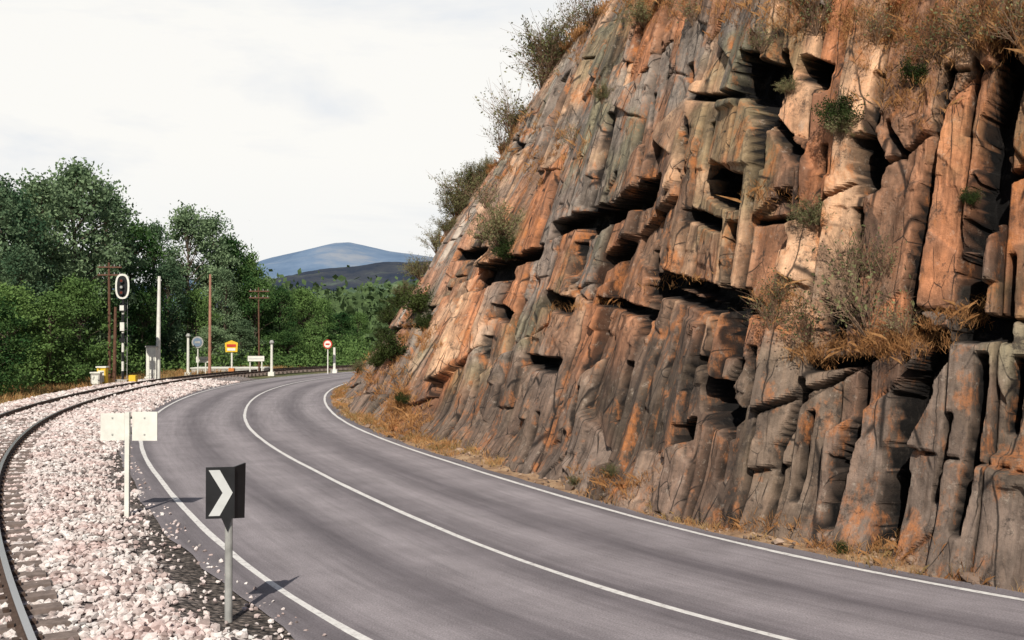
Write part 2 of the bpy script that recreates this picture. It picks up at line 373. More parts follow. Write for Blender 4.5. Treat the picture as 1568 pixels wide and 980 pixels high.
def relief(U_,V_):
    Aed,Aeh,r1,r2,r3,gu,gv,ra=blocks(U_/2.4,V_/4.0,100,.5)
    d=.30*(r1-.5)+.25*(ra-.5)+gu*(r2-.5)*.85+gv*(r3-.5)*.35
    Bed,Beh,q1,q2,q3,hu,hv,qa=blocks(U_/.95,V_/3.2,200,.6)
    d=d+.19*(q1-.5)+(.10+.16*near)*(qa-.5)+hu*(q2-.5)*.50+hv*(q3-.5)*.24
    e1,e2,p1,p2,p3,iu,iv=vor((U_+.20*V_)/.70,(V_-.55*U_)/1.1,300,.95,.35)
    on=(h32(np.floor(q2*9999),np.floor(q1*9999),3)>.6)*1.0
    amp=np.clip(.12+.35*on+.8*rough_zone,.0,1)
    d=d+amp*(.10*(p1-.5)+iu*(p2-.5)*.28+iv*(p3-.5)*.26)
    rec=(h32(np.floor(q3*9999),np.floor(q1*9999),9)>.965)*(Zf>1.5)*fadej;d=d-.26*rec
    return d,(Aed,Aeh,r1,r2,r3,Bed,Beh,q1,q2,q3,qa,p1,p2,p3)
D=0
for a_,b_ in((.375,-.125),(-.125,-.375),(-.375,.125),(.125,.375)):
    D=D+.25*relief(Uc+a_*1.15*dU,Vw+b_*1.15*dZ)[0]
_,(Aed,Aeh,r1,r2,r3,Bed,Beh,q1,q2,q3,qa,p1,p2,p3)=relief(Uc,Vw)
t1,t2,o1,o2,o3,ju,jv=vor((Uc-.5*Vw)/.30,(Vw+.6*Uc)/.40,400,1,.1)
chip=np.clip(.12+rough_zone*ss(-.1,.3,fbm(Uc/1.3,Zf/1.3,43,2)),0,1)
D+=chip*(.035*(o1-.5)+ju*(o2-.5)*.12+jv*(o3-.5)*.12)
x1,x2,w1,w2,w3,xu,xv=vor((Uc+.3*Vw)/.17,(Vw-.25*Uc)/.28,450,1,.1)
D+=(.3+.7*chip)*(.006*(w1-.5)+xu*(w2-.5)*.045+xv*(w3-.5)*.045)
D+=.35*fbm(Uc/7,Zf/6,21,2)
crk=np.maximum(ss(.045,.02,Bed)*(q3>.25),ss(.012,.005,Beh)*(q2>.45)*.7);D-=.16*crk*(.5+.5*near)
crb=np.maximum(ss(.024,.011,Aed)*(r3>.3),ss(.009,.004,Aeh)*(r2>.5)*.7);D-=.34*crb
D*=ss(-.4,1.2,Zf)*.5+.5
D+=.25*ss(.9,-.2,Zf)
dirn=np.c_[-NN,np.full(len(NN),0.04)];dirn/=np.linalg.norm(dirn,axis=1)[:,None]
px0,py0,d0=proj(base0+dirn*D[:,None])
vis=np.where((px0>400)&(px0<1750)&(py0>-80)&(py0<1000)&(d0>4)&(PP[:,1]<62))[0]
def s_of(px,py):
    q=(px0[vis]-px)**2+(py0[vis]-py)**2;kk=vis[q<64]
    if len(kk)==0: j=vis[np.argmin(q)];return Uc[j],Zf[j],d0[j]
    dm=d0[kk].min();kk=kk[d0[kk]<dm+.6];q=(px0[kk]-px)**2+(py0[kk]-py)**2;j=kk[np.argmin(q)]
    return Uc[j],Zf[j],d0[j]
cracks=[([(1450,115),(1425,260),(1398,400),(1386,490),(1412,508)],18),
([(1540,95),(1512,200),(1497,320),(1478,430),(1482,475)],42),([(1425,535),(1397,640),(1372,760),(1352,840)],36),
([(1325,560),(1305,650),(1282,720),(1268,790)],20),([(1502,555),(1490,690),(1462,800)],15),([(1082,540),(1098,600),(1118,650)],26),
([(1055,105),(1050,200),(1045,260)],8),([(1222,590),(1190,690),(1174,800)],11),([(900,345),(950,322),(1003,290)],27),([(845,352),(905,335)],14),
([(1140,100),(1160,140)],36),([(1230,105),(1260,118)],22),([(1085,275),(1122,295)],32),([(1090,200),(1080,255)],16),([(1118,365),(1120,432)],36),
([(712,430),(780,408)],24),([(785,400),(825,385)],12),([(1000,400),(1005,465)],22),([(1010,425),(1070,440),(1160,475)],12),([(1318,235),(1345,265)],34),
([(560,495),(600,505)],16),([(1165,150),(1160,245)],13),([(1130,455),(1128,530)],19),([(1465,505),(1535,500)],22),([(1313,330),(1305,480)],13),
([(832,455),(872,470)],12),([(762,476),(780,486)],10),([(805,550),(850,560)],10),([(1063,555),(1058,590)],10),([(985,445),(978,500)],13),([(1108,680),(1102,722)],15),
([(915,460),(1000,482)],8),([(1030,665),(1055,655)],17),([(1195,90),(1205,120)],16),([(1500,100),(1485,200)],12),([(960,375),(935,400)],13),
([(870,250),(850,290)],11),([(1240,640),(1215,760)],8),([(960,560),(940,640)],8),([(820,640),(800,700)],8),([(690,440),(650,480)],10),([(1270,480),(1285,510)],24),
([(1450,640),(1435,760)],9),([(1560,560),(1550,650)],13),([(1200,300),(1190,370)],9),([(1010,330),(1000,400)],10),([(930,180),(905,330)],7),([(1150,540),(1135,640)],10),([(1350,120),(1330,220)],10),
([(1095,470),(1075,540)],16),([(1040,500),(1020,560)],9),([(890,380),(870,430)],9),([(1260,230),(1250,300)],10),([(1420,600),(1395,700)],8),([(780,215),(765,260)],10),
([(1180,180),(1215,240)],8),([(1060,330),(1100,345)],11),([(940,270),(925,300)],8),([(1130,560),(1110,600)],11),([(700,390),(740,385)],9),([(1010,620),(990,690)],8),
([(1060,150),(1130,145)],5),([(1150,340),(1230,330)],4),([(1530,265),(1568,262)],7),([(1240,560),(1330,550)],9),([(880,600),(870,680)],6),([(740,520),(725,600)],7),([(1360,190),(1385,240)],6),([(1110,480),(1000,440)],9),([(1550,400),(1545,480)],9),([(1000,150),(975,280)],6),([(1080,660),(1060,760)],7)]
cut=np.zeros(len(Sf));cleft_shade=np.zeros(len(Sf))
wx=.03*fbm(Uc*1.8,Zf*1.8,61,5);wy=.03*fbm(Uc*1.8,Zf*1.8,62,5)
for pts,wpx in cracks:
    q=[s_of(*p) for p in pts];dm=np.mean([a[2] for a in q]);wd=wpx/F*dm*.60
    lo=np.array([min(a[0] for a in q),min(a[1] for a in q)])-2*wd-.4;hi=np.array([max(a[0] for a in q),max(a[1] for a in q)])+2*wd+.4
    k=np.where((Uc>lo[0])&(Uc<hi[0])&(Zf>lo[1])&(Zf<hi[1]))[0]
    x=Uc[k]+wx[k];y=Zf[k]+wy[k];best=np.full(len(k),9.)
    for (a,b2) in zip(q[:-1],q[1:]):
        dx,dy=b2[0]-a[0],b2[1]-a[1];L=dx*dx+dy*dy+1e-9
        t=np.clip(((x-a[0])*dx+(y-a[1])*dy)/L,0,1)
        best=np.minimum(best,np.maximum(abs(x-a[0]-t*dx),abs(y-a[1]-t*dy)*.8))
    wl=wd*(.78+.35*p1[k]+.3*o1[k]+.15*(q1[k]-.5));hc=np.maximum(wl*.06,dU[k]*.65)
    cleft_shade[k]=np.maximum(cleft_shade[k],ss(wl+hc*1.6,wl+hc*.2,best))  # painted shade mask, slightly wider than the carved cleft
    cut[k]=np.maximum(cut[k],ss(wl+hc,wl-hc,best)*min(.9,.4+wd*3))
D-=cut
fade=ss(1.0,.93,np.tile(T,len(S)));D=D*(.3+.7*fade)
def blur(a,sig,ax):
    k=int(3*sig+1);w=np.exp(-.5*(np.arange(-k,k+1)/sig)**2);w/=w.sum();pad=[(0,0),(0,0)];pad[ax]=(k,k);b_=np.pad(a,pad,mode='edge');o=0
    for i,wi in enumerate(w): o=o+wi*(b_[i:i+a.shape[0]] if ax==0 else b_[:,i:i+a.shape[1]])
    return o
D2=D.reshape(len(S),NR);D2=blur(blur(D2,.55,0),.55,1);D=D2.ravel()
CV=(base0+dirn*D[:,None]).reshape(len(S),NR,3)
NB=14
ex=np.array([.15,.4,.8,1.3,2,3,4.5,6,8,10,13,16,20,24]);back=[]
st_=SS[:,-1];Pt,Nt=at(road,st_);bt=bof(st_)+ksf(st_)*rim
for e in ex:
    hz=rim+.22*np.minimum(e,1.2)+.08*fbm(S/1.5,S*0+e,81,3)*min(e,2)+.25*fbm(S/5,S*0+e/4,82,3)*min(e/4,1)
    back.append(np.c_[Pt+Nt*(bt+e)[:,None],hz])
CVa=np.concatenate([CV,np.stack(back,1)],1);NRt=NR+NB
m=MB();m.add(CVa.reshape(-1,3),grid_faces(len(S),NRt))
def C3(*a): return np.array(a)[None,:]
orange=C3(.50,.215,.105);tan=C3(.60,.38,.24);brown=C3(.25,.155,.105);grey=C3(.25,.225,.20);dark=C3(.09,.070,.060);lich=C3(.47,.44,.39)
n1=fbm(Uc/3.5,Zf/4.5,51,4);n2=fbm(Uc/1.2,Zf/2.4,52,4);n3=fbm(Uc/5,Zf/3,53,3)
def mixc(a,b2,w): return a*(1-w[:,None])+b2*w[:,None]
col=mixc(brown+0*Sf[:,None],orange,ss(-.38,.42,n1+.8*(q3-.5)+.4*(qa-.5)))
col=mixc(col,tan,ss(.03,.5,n2*.8+.8*(q2-.5)+.3*(r1-.5)))
col=mixc(col,grey,ss(.03,.38,.8*(q1-.5)+n3*.8+.45*(r3-.5))*.85)
col=mixc(col,C3(.19,.185,.105),ss(.08,.42,fbm(Uc/2.2,Zf/2,57,5))*.6)
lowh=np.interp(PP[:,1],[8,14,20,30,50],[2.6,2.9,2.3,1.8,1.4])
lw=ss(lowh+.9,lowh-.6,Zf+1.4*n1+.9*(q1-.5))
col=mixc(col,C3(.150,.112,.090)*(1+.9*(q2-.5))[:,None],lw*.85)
left=ss(27,40,PP[:,1])
col=mixc(col,grey*.85+brown*.15,left*.45);col=mixc(col,lich,left*ss(-.05,.3,n2+.4*n3)*ss(2.3,3.6,Zf)*.75)
col=mixc(col,dark,ss(.28,.48,p3-.5+.3*n2)*.55)
col=col*(1+.3*(p2-.5)+.2*(o1-.5)+.12*(w1-.5))[:,None]
col=mixc(col,C3(.006,.005,.005),np.clip(np.maximum(cleft_shade,.85*np.maximum(crk,crb)),0,1))  # clefts and pockets painted near-black as shade; rock joints darkened too
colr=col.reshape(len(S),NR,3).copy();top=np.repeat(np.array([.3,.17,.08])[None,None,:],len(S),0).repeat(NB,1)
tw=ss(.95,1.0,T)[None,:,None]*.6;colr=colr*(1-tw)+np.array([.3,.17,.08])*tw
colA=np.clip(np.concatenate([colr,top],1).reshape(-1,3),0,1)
mt,nt,b=newmat('rock',.85,.25);vc=N(nt,'ShaderNodeVertexColor');vc.layer_name='tint';uvn=N(nt,'ShaderNodeUVMap');tc=N(nt,'ShaderNodeTexCoord');ob_=tc.outputs['Object']
sx=N(nt,'ShaderNodeSeparateColor');nt.links.new(vc.outputs[0],sx.inputs[0]);notdark=ramp(nt,sx.outputs[0],[(.02,0.0),(.07,1.0)])
c=vc.outputs[0]
f=noise(nt,ob_,1.8,8,.72);c=mix(nt,1,c,ramp(nt,f,[(.28,.4),(.5,1.0),(.72,1.45)]),'MULTIPLY')
st=noise(nt,mapping(nt,uvn.outputs[0],(4.2,.5,1)),1.0,7,.7);c=mix(nt,.85,c,ramp(nt,st,[(.34,(.42,.37,.34)),(.5,(1,.98,.96)),(.66,(1.35,1.25,1.15))]),'MULTIPLY')
o=noise(nt,mapping(nt,ob_,(1,1,.55)),1.5,7,.75);c=mix(nt,math_(nt,'MULTIPLY',ramp(nt,o,[(.53,0.0),(.65,.75)]),notdark),c,(.52,.19,.06),'MIX')
l=noise(nt,ob_,4.5,8,.8);c=mix(nt,math_(nt,'MULTIPLY',ramp(nt,l,[(.57,0.0),(.70,.55)]),notdark),c,(.57,.48,.39),'MIX')
k=noise(nt,ob_,2.9,8,.82);c=mix(nt,ramp(nt,k,[(.36,.85),(.46,0.0)]),c,(.05,.04,.034),'MIX')
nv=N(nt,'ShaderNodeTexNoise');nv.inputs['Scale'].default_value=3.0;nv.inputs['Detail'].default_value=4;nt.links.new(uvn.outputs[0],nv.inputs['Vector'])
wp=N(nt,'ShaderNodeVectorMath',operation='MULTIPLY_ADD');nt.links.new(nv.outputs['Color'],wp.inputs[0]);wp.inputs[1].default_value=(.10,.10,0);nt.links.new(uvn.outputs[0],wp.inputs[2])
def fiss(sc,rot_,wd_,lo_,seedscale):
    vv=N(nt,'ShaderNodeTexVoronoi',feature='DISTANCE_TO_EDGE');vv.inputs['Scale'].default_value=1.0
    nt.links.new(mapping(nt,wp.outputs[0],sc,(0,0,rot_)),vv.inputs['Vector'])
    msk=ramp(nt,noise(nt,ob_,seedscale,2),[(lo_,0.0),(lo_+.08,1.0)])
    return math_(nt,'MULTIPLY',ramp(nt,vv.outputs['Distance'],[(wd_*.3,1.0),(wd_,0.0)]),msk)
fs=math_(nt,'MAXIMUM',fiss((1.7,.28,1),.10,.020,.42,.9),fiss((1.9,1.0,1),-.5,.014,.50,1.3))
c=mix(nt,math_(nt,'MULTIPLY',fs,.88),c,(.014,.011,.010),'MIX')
nt.links.new(c,b.inputs['Base Color'])
h=noise(nt,ob_,10,8,.8);h2=noise(nt,mapping(nt,uvn.outputs[0],(9,1.6,1)),1.0,5,.7)
hh=math_(nt,'ADD',h,math_(nt,'MULTIPLY',h2,.45))
bump(nt,b,hh,.8,.05)
cliff=m.build('rock_cliff',[mt],False)
if cliff.data.polygons[1000].normal.x>0: cliff.data.flip_normals()
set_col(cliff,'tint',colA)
uz=CVa[...,2]+np.r_[np.zeros(NR),ex][None,:]
uvA=np.stack([S[:,None]+0*uz,uz],-1).reshape(-1,2);set_uv(cliff,uvA)
flat=CVa.reshape(-1,3);cpx,cpy,cd=proj(flat)
def surf(px,py):
    q=(cpx-px)**2+(cpy-py)**2;k=np.where((q<90)&(cd>3))[0]
    if len(k)==0: k=np.where(cd>3)[0];return flat[k[np.argmin(q[k])]]
    return flat[k[np.argmin(cd[k]+q[k]*.02)]]

# ------------------------------------------------------------- verge at the foot of the cliff
s=np.arange(4,118,.12);Pv,nv=at(road,s);off=np.linspace(3.5,6.3,24)
O=off[None,:]+0*s[:,None]
zv=-.012+ss(3.6,5.4,O)*.30+.05*fbm(s[:,None]*1.5+0*O,O*1.5,91,4)*ss(3.5,3.9,O)
Vv=np.concatenate([Pv[:,None]+nv[:,None]*O[...,None],zv[...,None]],-1)
m=MB();m.add(Vv.reshape(-1,3),grid_faces(len(s),24)[:,::-1])
mt,nt,b=newmat('verge_soil',.95);tc=N(nt,'ShaderNodeTexCoord')
c=ramp(nt,noise(nt,tc.outputs['Object'],2.2,9,.78),[(.3,(.12,.08,.05)),(.48,(.31,.19,.11)),(.62,(.48,.33,.2)),(.75,(.24,.18,.13))])
nt.links.new(c,b.inputs['Base Color']);bump(nt,b,noise(nt,tc.outputs['Object'],18,6,.7),.8,.05)
vg=m.build('verge',[mt])
if vg.data.polygons[0].normal.z<0: vg.data.flip_normals()
n=3400;sv=rng.uniform(10,85,n);ov=rng.uniform(3.62,5.3,n);Pq,nq=at(road,sv);q=Pq+nq*ov[:,None]
r=rng.uniform(.012,.04,n)*(1+2.4*(rng.random(n)>.96));zz_=ss(3.6,5.4,ov)*.3
mb=MB();stones(mb,np.c_[q,zz_+r*.3],r,.7);mt,nt,b=newmat('debris_rock');gi=N(nt,'ShaderNodeNewGeometry')
c=ramp(nt,gi.outputs['Random Per Island'],[(0,(.09,.065,.05)),(.6,(.22,.15,.11)),(1,(.42,.3,.22))]);nt.links.new(c,b.inputs['Base Color'])
mb.build('rock_debris',[mt])

# ------------------------------------------------------------- grass
def blades(mb,P,h,w,lean=.35,m=0):
    n=len(P);a=rng.uniform(0,6.28,n);d=np.c_[np.cos(a),np.sin(a),a*0]
    l=rng.normal(0,lean,(n,2));tip=P+np.c_[l*h[:,None],h]
    mid=P+np.c_[l*h[:,None]*.3,h*.6]
    v=np.stack([P-d*w[:,None],P+d*w[:,None],mid+d*w[:,None]*.7,tip,mid-d*w[:,None]*.7],1).reshape(-1,3)
    mb.add(v,np.arange(5*n).reshape(-1,5),m)
mb=MB()
n=5200;sv=rng.uniform(8,90,n);ov=3.62+rng.random(n)**.8*1.6
k=(fbm(sv*.6,ov*.9,12,4)+.18*(ov-4.4)>-.15);sv,ov=sv[k],ov[k];Pq,nq=at(road,sv);q=Pq+nq*ov[:,None];zz_=ss(3.6,5.4,ov)*.28
for i in range(len(sv)):
    c=rng.integers(12,26);r=rng.uniform(.04,.14);p=np.c_[q[i,0]+rng.normal(0,r,c),q[i,1]+rng.normal(0,r,c),np.full(c,zz_[i]-.02)]
    blades(mb,p,rng.uniform(.04,.16,c)*(1 if rng.random()>.1 else 2.0),rng.uniform(.0025,.005,c)*np.clip(q[i,1]/16,1,2.2),.6,0 if rng.random()>.45 else 1)
for i in range(1300):
    sr=rng.uniform(25,95);of=rng.uniform(-8.5,-3.4);p_,n_=at(rail,np.array([sr]));q_=p_[0]+n_[0]*of;c=14
    p=np.c_[q_[0]+rng.normal(0,.25,c),q_[1]+rng.normal(0,.25,c),np.full(c,-.05)];blades(mb,p,rng.uniform(.15,.5,c),rng.uniform(.01,.022,c),.35,1 if rng.random()>.3 else 0)
mb.build('verge_grass',[M_dry,M_dryg])
mb=MB()
for i in range(2600):
    k=rng.integers(0,len(S));e=abs(rng.normal(0,1.0))
    if Pt[k,1]>80: continue
    b0=Pt[k]+Nt[k]*(bt[k]+e);c=18
    p=np.c_[b0[0]+rng.normal(0,.2,c),b0[1]+rng.normal(0,.2,c),np.full(c,rim[k]-.05+.2*min(e,1.2))];blades(mb,p,rng.uniform(.12,.42,c),rng.uniform(.006,.014,c),.5)
def ledge(px,py,rx,ry,n):
    for i in range(n):
        q=surf(px+rng.normal(0,rx),py+rng.normal(0,ry));c=22
        p=q+rng.normal(0,.07,(c,3))*[1,1,.6];blades(mb,p+[0,0,-.02],rng.uniform(.04,.18,c)*np.clip(q[1]/18,1,1.6),rng.uniform(.002,.0045,c)*np.clip(q[1]/14,1,2.5),.9)
for a in [(1360,525,40,12,130),(1250,545,22,9,45),(1190,460,20,16,40),(1470,485,22,8,34),(1500,35,70,28,260),(1250,15,70,20,130),(1360,60,40,40,120),(1400,150,20,20,30),(1130,20,40,16,40),(1000,10,50,12,50),
  (620,640,18,20,90),(600,600,14,30,60),(640,520,16,12,35),(560,570,12,20,30),(720,225,25,20,60),(780,190,25,15,60),(855,40,20,30,80),(870,210,14,26,20),(1430,510,20,8,24),(945,740,30,12,40),(1300,850,60,12,80),(660,320,14,20,30),(690,270,14,14,30),(1150,810,60,10,40),(1170,300,20,6,14),(1430,905,50,10,50),(900,470,30,5,10),(1050,430,30,5,10),(800,250,20,14,20)]: ledge(*a)
mb.build('cliff_dry_grass',[M_dry])

# ------------------------------------------------------------- shrubs
def bush_mesh(kind,seed):
    global rng
    rng=np.random.default_rng(seed);mb=MB();ns={'broom':46,'dark':34,'twig':42}[kind];L=[]
    th={'broom':1,'dark':1,'twig':.6}[kind]
    for i in range(ns):
        a=rng.uniform(0,6.28);sp=rng.uniform(.1,1.0);h=rng.uniform(.55,1.1)*(1 if kind!='dark' else .8)
        k=5;t=np.linspace(0,1,k);e=np.array([math.cos(a)*sp*.75,math.sin(a)*sp*.75,h*(1-.35*sp)])
        pts=t[:,None]*e+np.c_[t*0,t*0,.12*np.sin(t*3.1)]+rng.normal(0,.03,(k,3))*t[:,None]
        mb.tube(pts,[.012*th*(1-q*.75) for q in t],4,0,False)
        for j in range(3 if kind!='twig' else 5):
            t0=rng.uniform(.35,.95);b0=t0*e;d=e*.3+rng.normal(0,.16,3);d[2]=abs(d[2])
            p2=np.array([b0,b0+d*.5+rng.normal(0,.02,3),b0+d]);mb.tube(p2,[.006*th,.004*th,.0025*th],3,0,False)
            n={'broom':26,'dark':42,'twig':2}[kind];tt=rng.random(n)[:,None];L.append(b0+d*tt+rng.normal(0,.035 if kind=='broom' else .06,(n,3)))
    L=np.concatenate(L);mb.leaves(L,rng.uniform(.02,.042,len(L)),.3 if kind=='broom' else .5,1,.4)
    lm={'broom':M_broom,'dark':M_dark,'twig':M_broom}[kind]
    return mb.build('shrub_'+kind,[M_twig if kind!='dark' else M_bark,lm],link=False)
BM={k:[bush_mesh(k,50+j*3+ord(k[0])) for j in range(3)] for k in('broom','dark','twig')}
rng=np.random.default_rng(99)
def bush(kind,px,py,rpx,sink=.1):
    q=surf(px,py+rpx*.7);d=q[1];sc=rpx*2.0/F*d/1.15
    o=bpy.data.objects.new({'broom':'broom_shrub','dark':'bramble_bush','twig':'dry_shrub'}[kind],BM[kind][rng.integers(3)])
    o.location=(q[0],q[1],q[2]-sink*sc);o.scale=(sc*rng.uniform(.85,1.1),sc*rng.uniform(.85,1.1),sc*rng.uniform(.9,1.1));o.rotation_euler=(rng.normal(0,.12),rng.normal(0,.12),rng.uniform(0,6.28));bpy.context.collection.objects.link(o)
for a in [('broom',800,35,44),('twig',785,55,55),('twig',835,80,34),('twig',765,165,45),('broom',775,175,24),('twig',740,200,34),('broom',655,255,34),('broom',690,245,24),('broom',640,285,26),('broom',720,235,20),
 ('broom',610,345,22),('broom',590,375,22),('dark',565,425,20),('dark',552,455,18),('broom',575,410,18),('broom',630,310,20),('dark',645,455,32),('dark',600,530,28),('dark',575,545,20),('broom',765,350,40),('twig',740,295,28),('dark',775,380,22),
 ('dark',1285,170,36),('broom',1290,195,24),('twig',1330,460,75),('twig',1240,500,42),('twig',1195,440,32),('twig',1300,400,50),('twig',1350,400,40),('broom',1245,330,30),('broom',920,145,18),('twig',875,210,22),
 ('twig',870,20,40),('twig',900,10,36),('dark',1400,110,26),('twig',1500,40,60),('twig',1440,60,50),('twig',1560,30,50),('twig',1250,20,45),('twig',1165,60,28),('broom',935,720,14),('broom',880,735,10),('dark',1290,840,12),
 ('twig',1180,480,36),('broom',985,20,26),('dark',1490,300,18),('twig',820,110,30),('twig',1390,490,34),('twig',1410,480,28),('dark',615,610,14),('broom',545,560,12),('broom',700,310,18),('twig',1340,40,36),('dark',560,500,14),('broom',670,225,24),('twig',1060,15,30),('dark',640,490,20),('broom',1210,130,16)]: bush(*a)

# ------------------------------------------------------------- trees
def tree_mesh(seed,H,R,low,leafm,nc,nl,ls):
    global rng
    rng=np.random.default_rng(seed);mb=MB()
    k=8;t=np.linspace(0,1,k);tr=np.c_[np.cumsum(rng.normal(0,.12,k)),np.cumsum(rng.normal(0,.12,k)),t*H*.93];tr[0,:2]=0
    mb.tube(tr,[.26*(1-.88*q)*H/14 for q in t],8,0)
    cs=[];i=0
    while len(cs)<nc:
        h=rng.uniform(low,1.0);prof=(math.sin(math.pi*min(1,((h-low)/(1-low))*.86+.14))**.7);a=rng.uniform(0,6.28)
        rr=R*prof*math.sqrt(rng.uniform(.12,1))*(1+.35*vn(np.array([a*.9+seed]),np.array([h*5.0]),seed+2)[0])
        c=np.array([math.cos(a)*rr,math.sin(a)*rr,h*H])+rng.normal(0,.25,3)
        if vn(np.array([a*1.3+seed]),np.array([h*7.0]),seed)[0]<-.3: 
            i+=1
            if i<4000: continue
        cs.append(c)
        b0=np.array([np.interp(max(.08,h-.16),t,tr[:,0]),np.interp(max(.08,h-.16),t,tr[:,1]),max(.08,h-.16)*H])
        if rng.random()<.6: mb.tube([b0,(b0+c)/2+[0,0,.2],c],[.07,.045,.02],4,0,False)
    L=[]
    for c in cs:
        s_=rng.uniform(.3,.7);L.append(c+rng.normal(0,1,(nl,3))*[s_,s_,s_*.6])
    L=np.concatenate(L);mb.leaves(L,rng.uniform(.6,1.25,len(L))*ls,.6,1,.3)
    return mb.build('tree_mesh',[M_bark,leafm],link=False)
TM=[tree_mesh(1,15,3.4,.12,M_leafA,125,95,.15),tree_mesh(2,15,2.7,.1,M_leafA,110,95,.15),tree_mesh(3,11,3.4,.08,M_leafB,110,90,.15),tree_mesh(4,11,3.0,.06,M_leafB,100,90,.15),tree_mesh(5,14,3.8,.1,M_leafA,130,95,.15)]
TH=[15,15,11,11,14]
rng=np.random.default_rng(5)
for px,d,top,ty,ws in [(2,64,280,0,1),(32,72,294,1,1.1),(58,68,272,1,1.1),(118,72,258,4,.95),(160,78,290,0,.9),(95,78,278,0,1),(-30,60,290,4,1),(200,84,345,3,.9),(236,88,340,1,.8),(285,90,322,0,.95),(322,94,330,1,.95),(352,98,366,3,.85),(378,100,384,2,.8),
 (12,54,430,2,.9),(75,56,450,3,1),(118,64,420,2,1),(-20,47,450,3,.9),(150,72,440,3,1),(215,78,440,2,.9),(258,84,400,4,.85),(300,86,440,2,.9),(345,90,410,1,.8),(388,92,420,2,.9),(428,96,442,3,.9),(462,100,438,2,1.0),(492,106,460,3,1),(522,112,476,2,1),(548,120,480,3,1),
 (190,84,470,3,1.0),(370,90,490,4,.8),(440,92,505,2,.9),(480,96,500,3,.9),(515,104,510,2,1),(410,104,422,1,.7),(325,84,500,4,.8),(30,58,380,0,.8)]:
    g0=atd(px,520,d);zt=atd(px,top,d)[2];sc=zt/TH[ty]
    o=bpy.data.objects.new('poplar_tree' if ty in(0,1,4) else 'alder_tree',TM[ty]);o.location=(g0[0],g0[1],-.1)
    wsc=max(sc,.62)*ws;o.scale=(wsc,wsc,sc);o.rotation_euler=(0,0,rng.uniform(0,6.28));bpy.context.collection.objects.link(o)
mb=MB();L=[];
for i in range(900):
    px=rng.uniform(370,660);d=rng.uniform(125,330);g0=atd(px,520,d);h=rng.uniform(3,9)+ (d-125)*.03
    L.append(np.array([g0[0],g0[1],h*rng.uniform(.3,1)])+rng.normal(0,1.5,(30,3)))
L=np.concatenate(L);mb.leaves(L,rng.uniform(.3,.7,len(L)),.7,0,.3);mb.build('distant_woodland',[M_wood2])
mb=MB();L=[]
for i in range(330):
    px=rng.uniform(-40,560);d=np.interp(px,[-40,150,300,560],[46,66,82,94])+rng.uniform(-2,10);g0=atd(px,520,d)
    hh_=.4+1.7*max(0,vn(np.array([px/30.]),np.array([d/9.]),4)[0]+.4)
    L.append(np.array([g0[0],g0[1],rng.uniform(.1,1)*hh_])+rng.normal(0,1,(60,3))*[.7,.7,.35])
L=np.concatenate(L);mb.leaves(L,rng.uniform(.08,.17,len(L)),.6,0,.3);mb.build('undergrowth',[M_leafB])

# ------------------------------------------------------------- hills
def hill(name,sky,d,depth,mat,rough_,seed,ridge=1.0):
    pxs=np.linspace(sky[0][0],sky[-1][0],260);pys=np.interp(pxs,[a for a,_ in sky],[b for _,b in sky])
    x=(pxs-784)/F*d;zc=CH+(510-pys)/F*d;zc=zc+ridge*rough_*fbm(x/(d*.02),x*0,seed,5)
    t=np.linspace(-1,1,71);pr=np.cos(t*math.pi/2)**1.3
    X=x[:,None]+0*t;Y=d+t[None,:]*depth+0*X;Z=zc[:,None]*pr[None,:]+rough_*2.2*fbm(X/(d*.03),Y/(d*.03),seed+3,5)*np.sin(np.pi*(t[None,:]+1)/1)**2-2
    m=MB();m.add(np.stack([X,Y,Z],-1).reshape(-1,3),grid_faces(260,71));o=m.build(name,[mat],True)
    if o.data.polygons[9000].normal.z<0:o.data.flip_normals()
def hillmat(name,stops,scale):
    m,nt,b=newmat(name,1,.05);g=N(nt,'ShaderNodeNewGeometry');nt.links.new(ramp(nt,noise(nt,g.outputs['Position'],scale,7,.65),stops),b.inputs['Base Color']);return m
hill('mountain',[(-900,500),(-500,470),(-150,400),(0,395),(80,420),(250,440),(330,430),(395,411),(440,395),(480,386),(510,378),(525,374),(545,373),(565,377),(600,386),(700,400),(900,440),(1300,500)],4200,1500,hillmat('hazed_mountain_heath',[(.40,(.115,.175,.27)),(.54,(.155,.22,.32)),(.70,(.26,.29,.34))],.004),8,3,.25)  # distance haze painted into the base colour as blue
hill('hill',[(200,505),(330,470),(400,438),(435,428),(480,418),(530,408),(600,402),(700,400),(900,440),(1200,508)],1500,500,hillmat('hazed_burnt_heath',[(.44,(.03,.04,.062)),(.58,(.055,.062,.076)),(.68,(.09,.115,.10))],.014),5,8,.6)  # burnt ground tone with haze blue painted into it
hill('wooded_hill',[(300,508),(400,488),(470,476),(505,462),(540,445),(600,430),(700,430),(900,508)],620,200,hillmat('wooded_slope',[(.4,(.045,.078,.055)),(.52,(.08,.12,.07)),(.6,(.15,.20,.11))],.06),5,15)

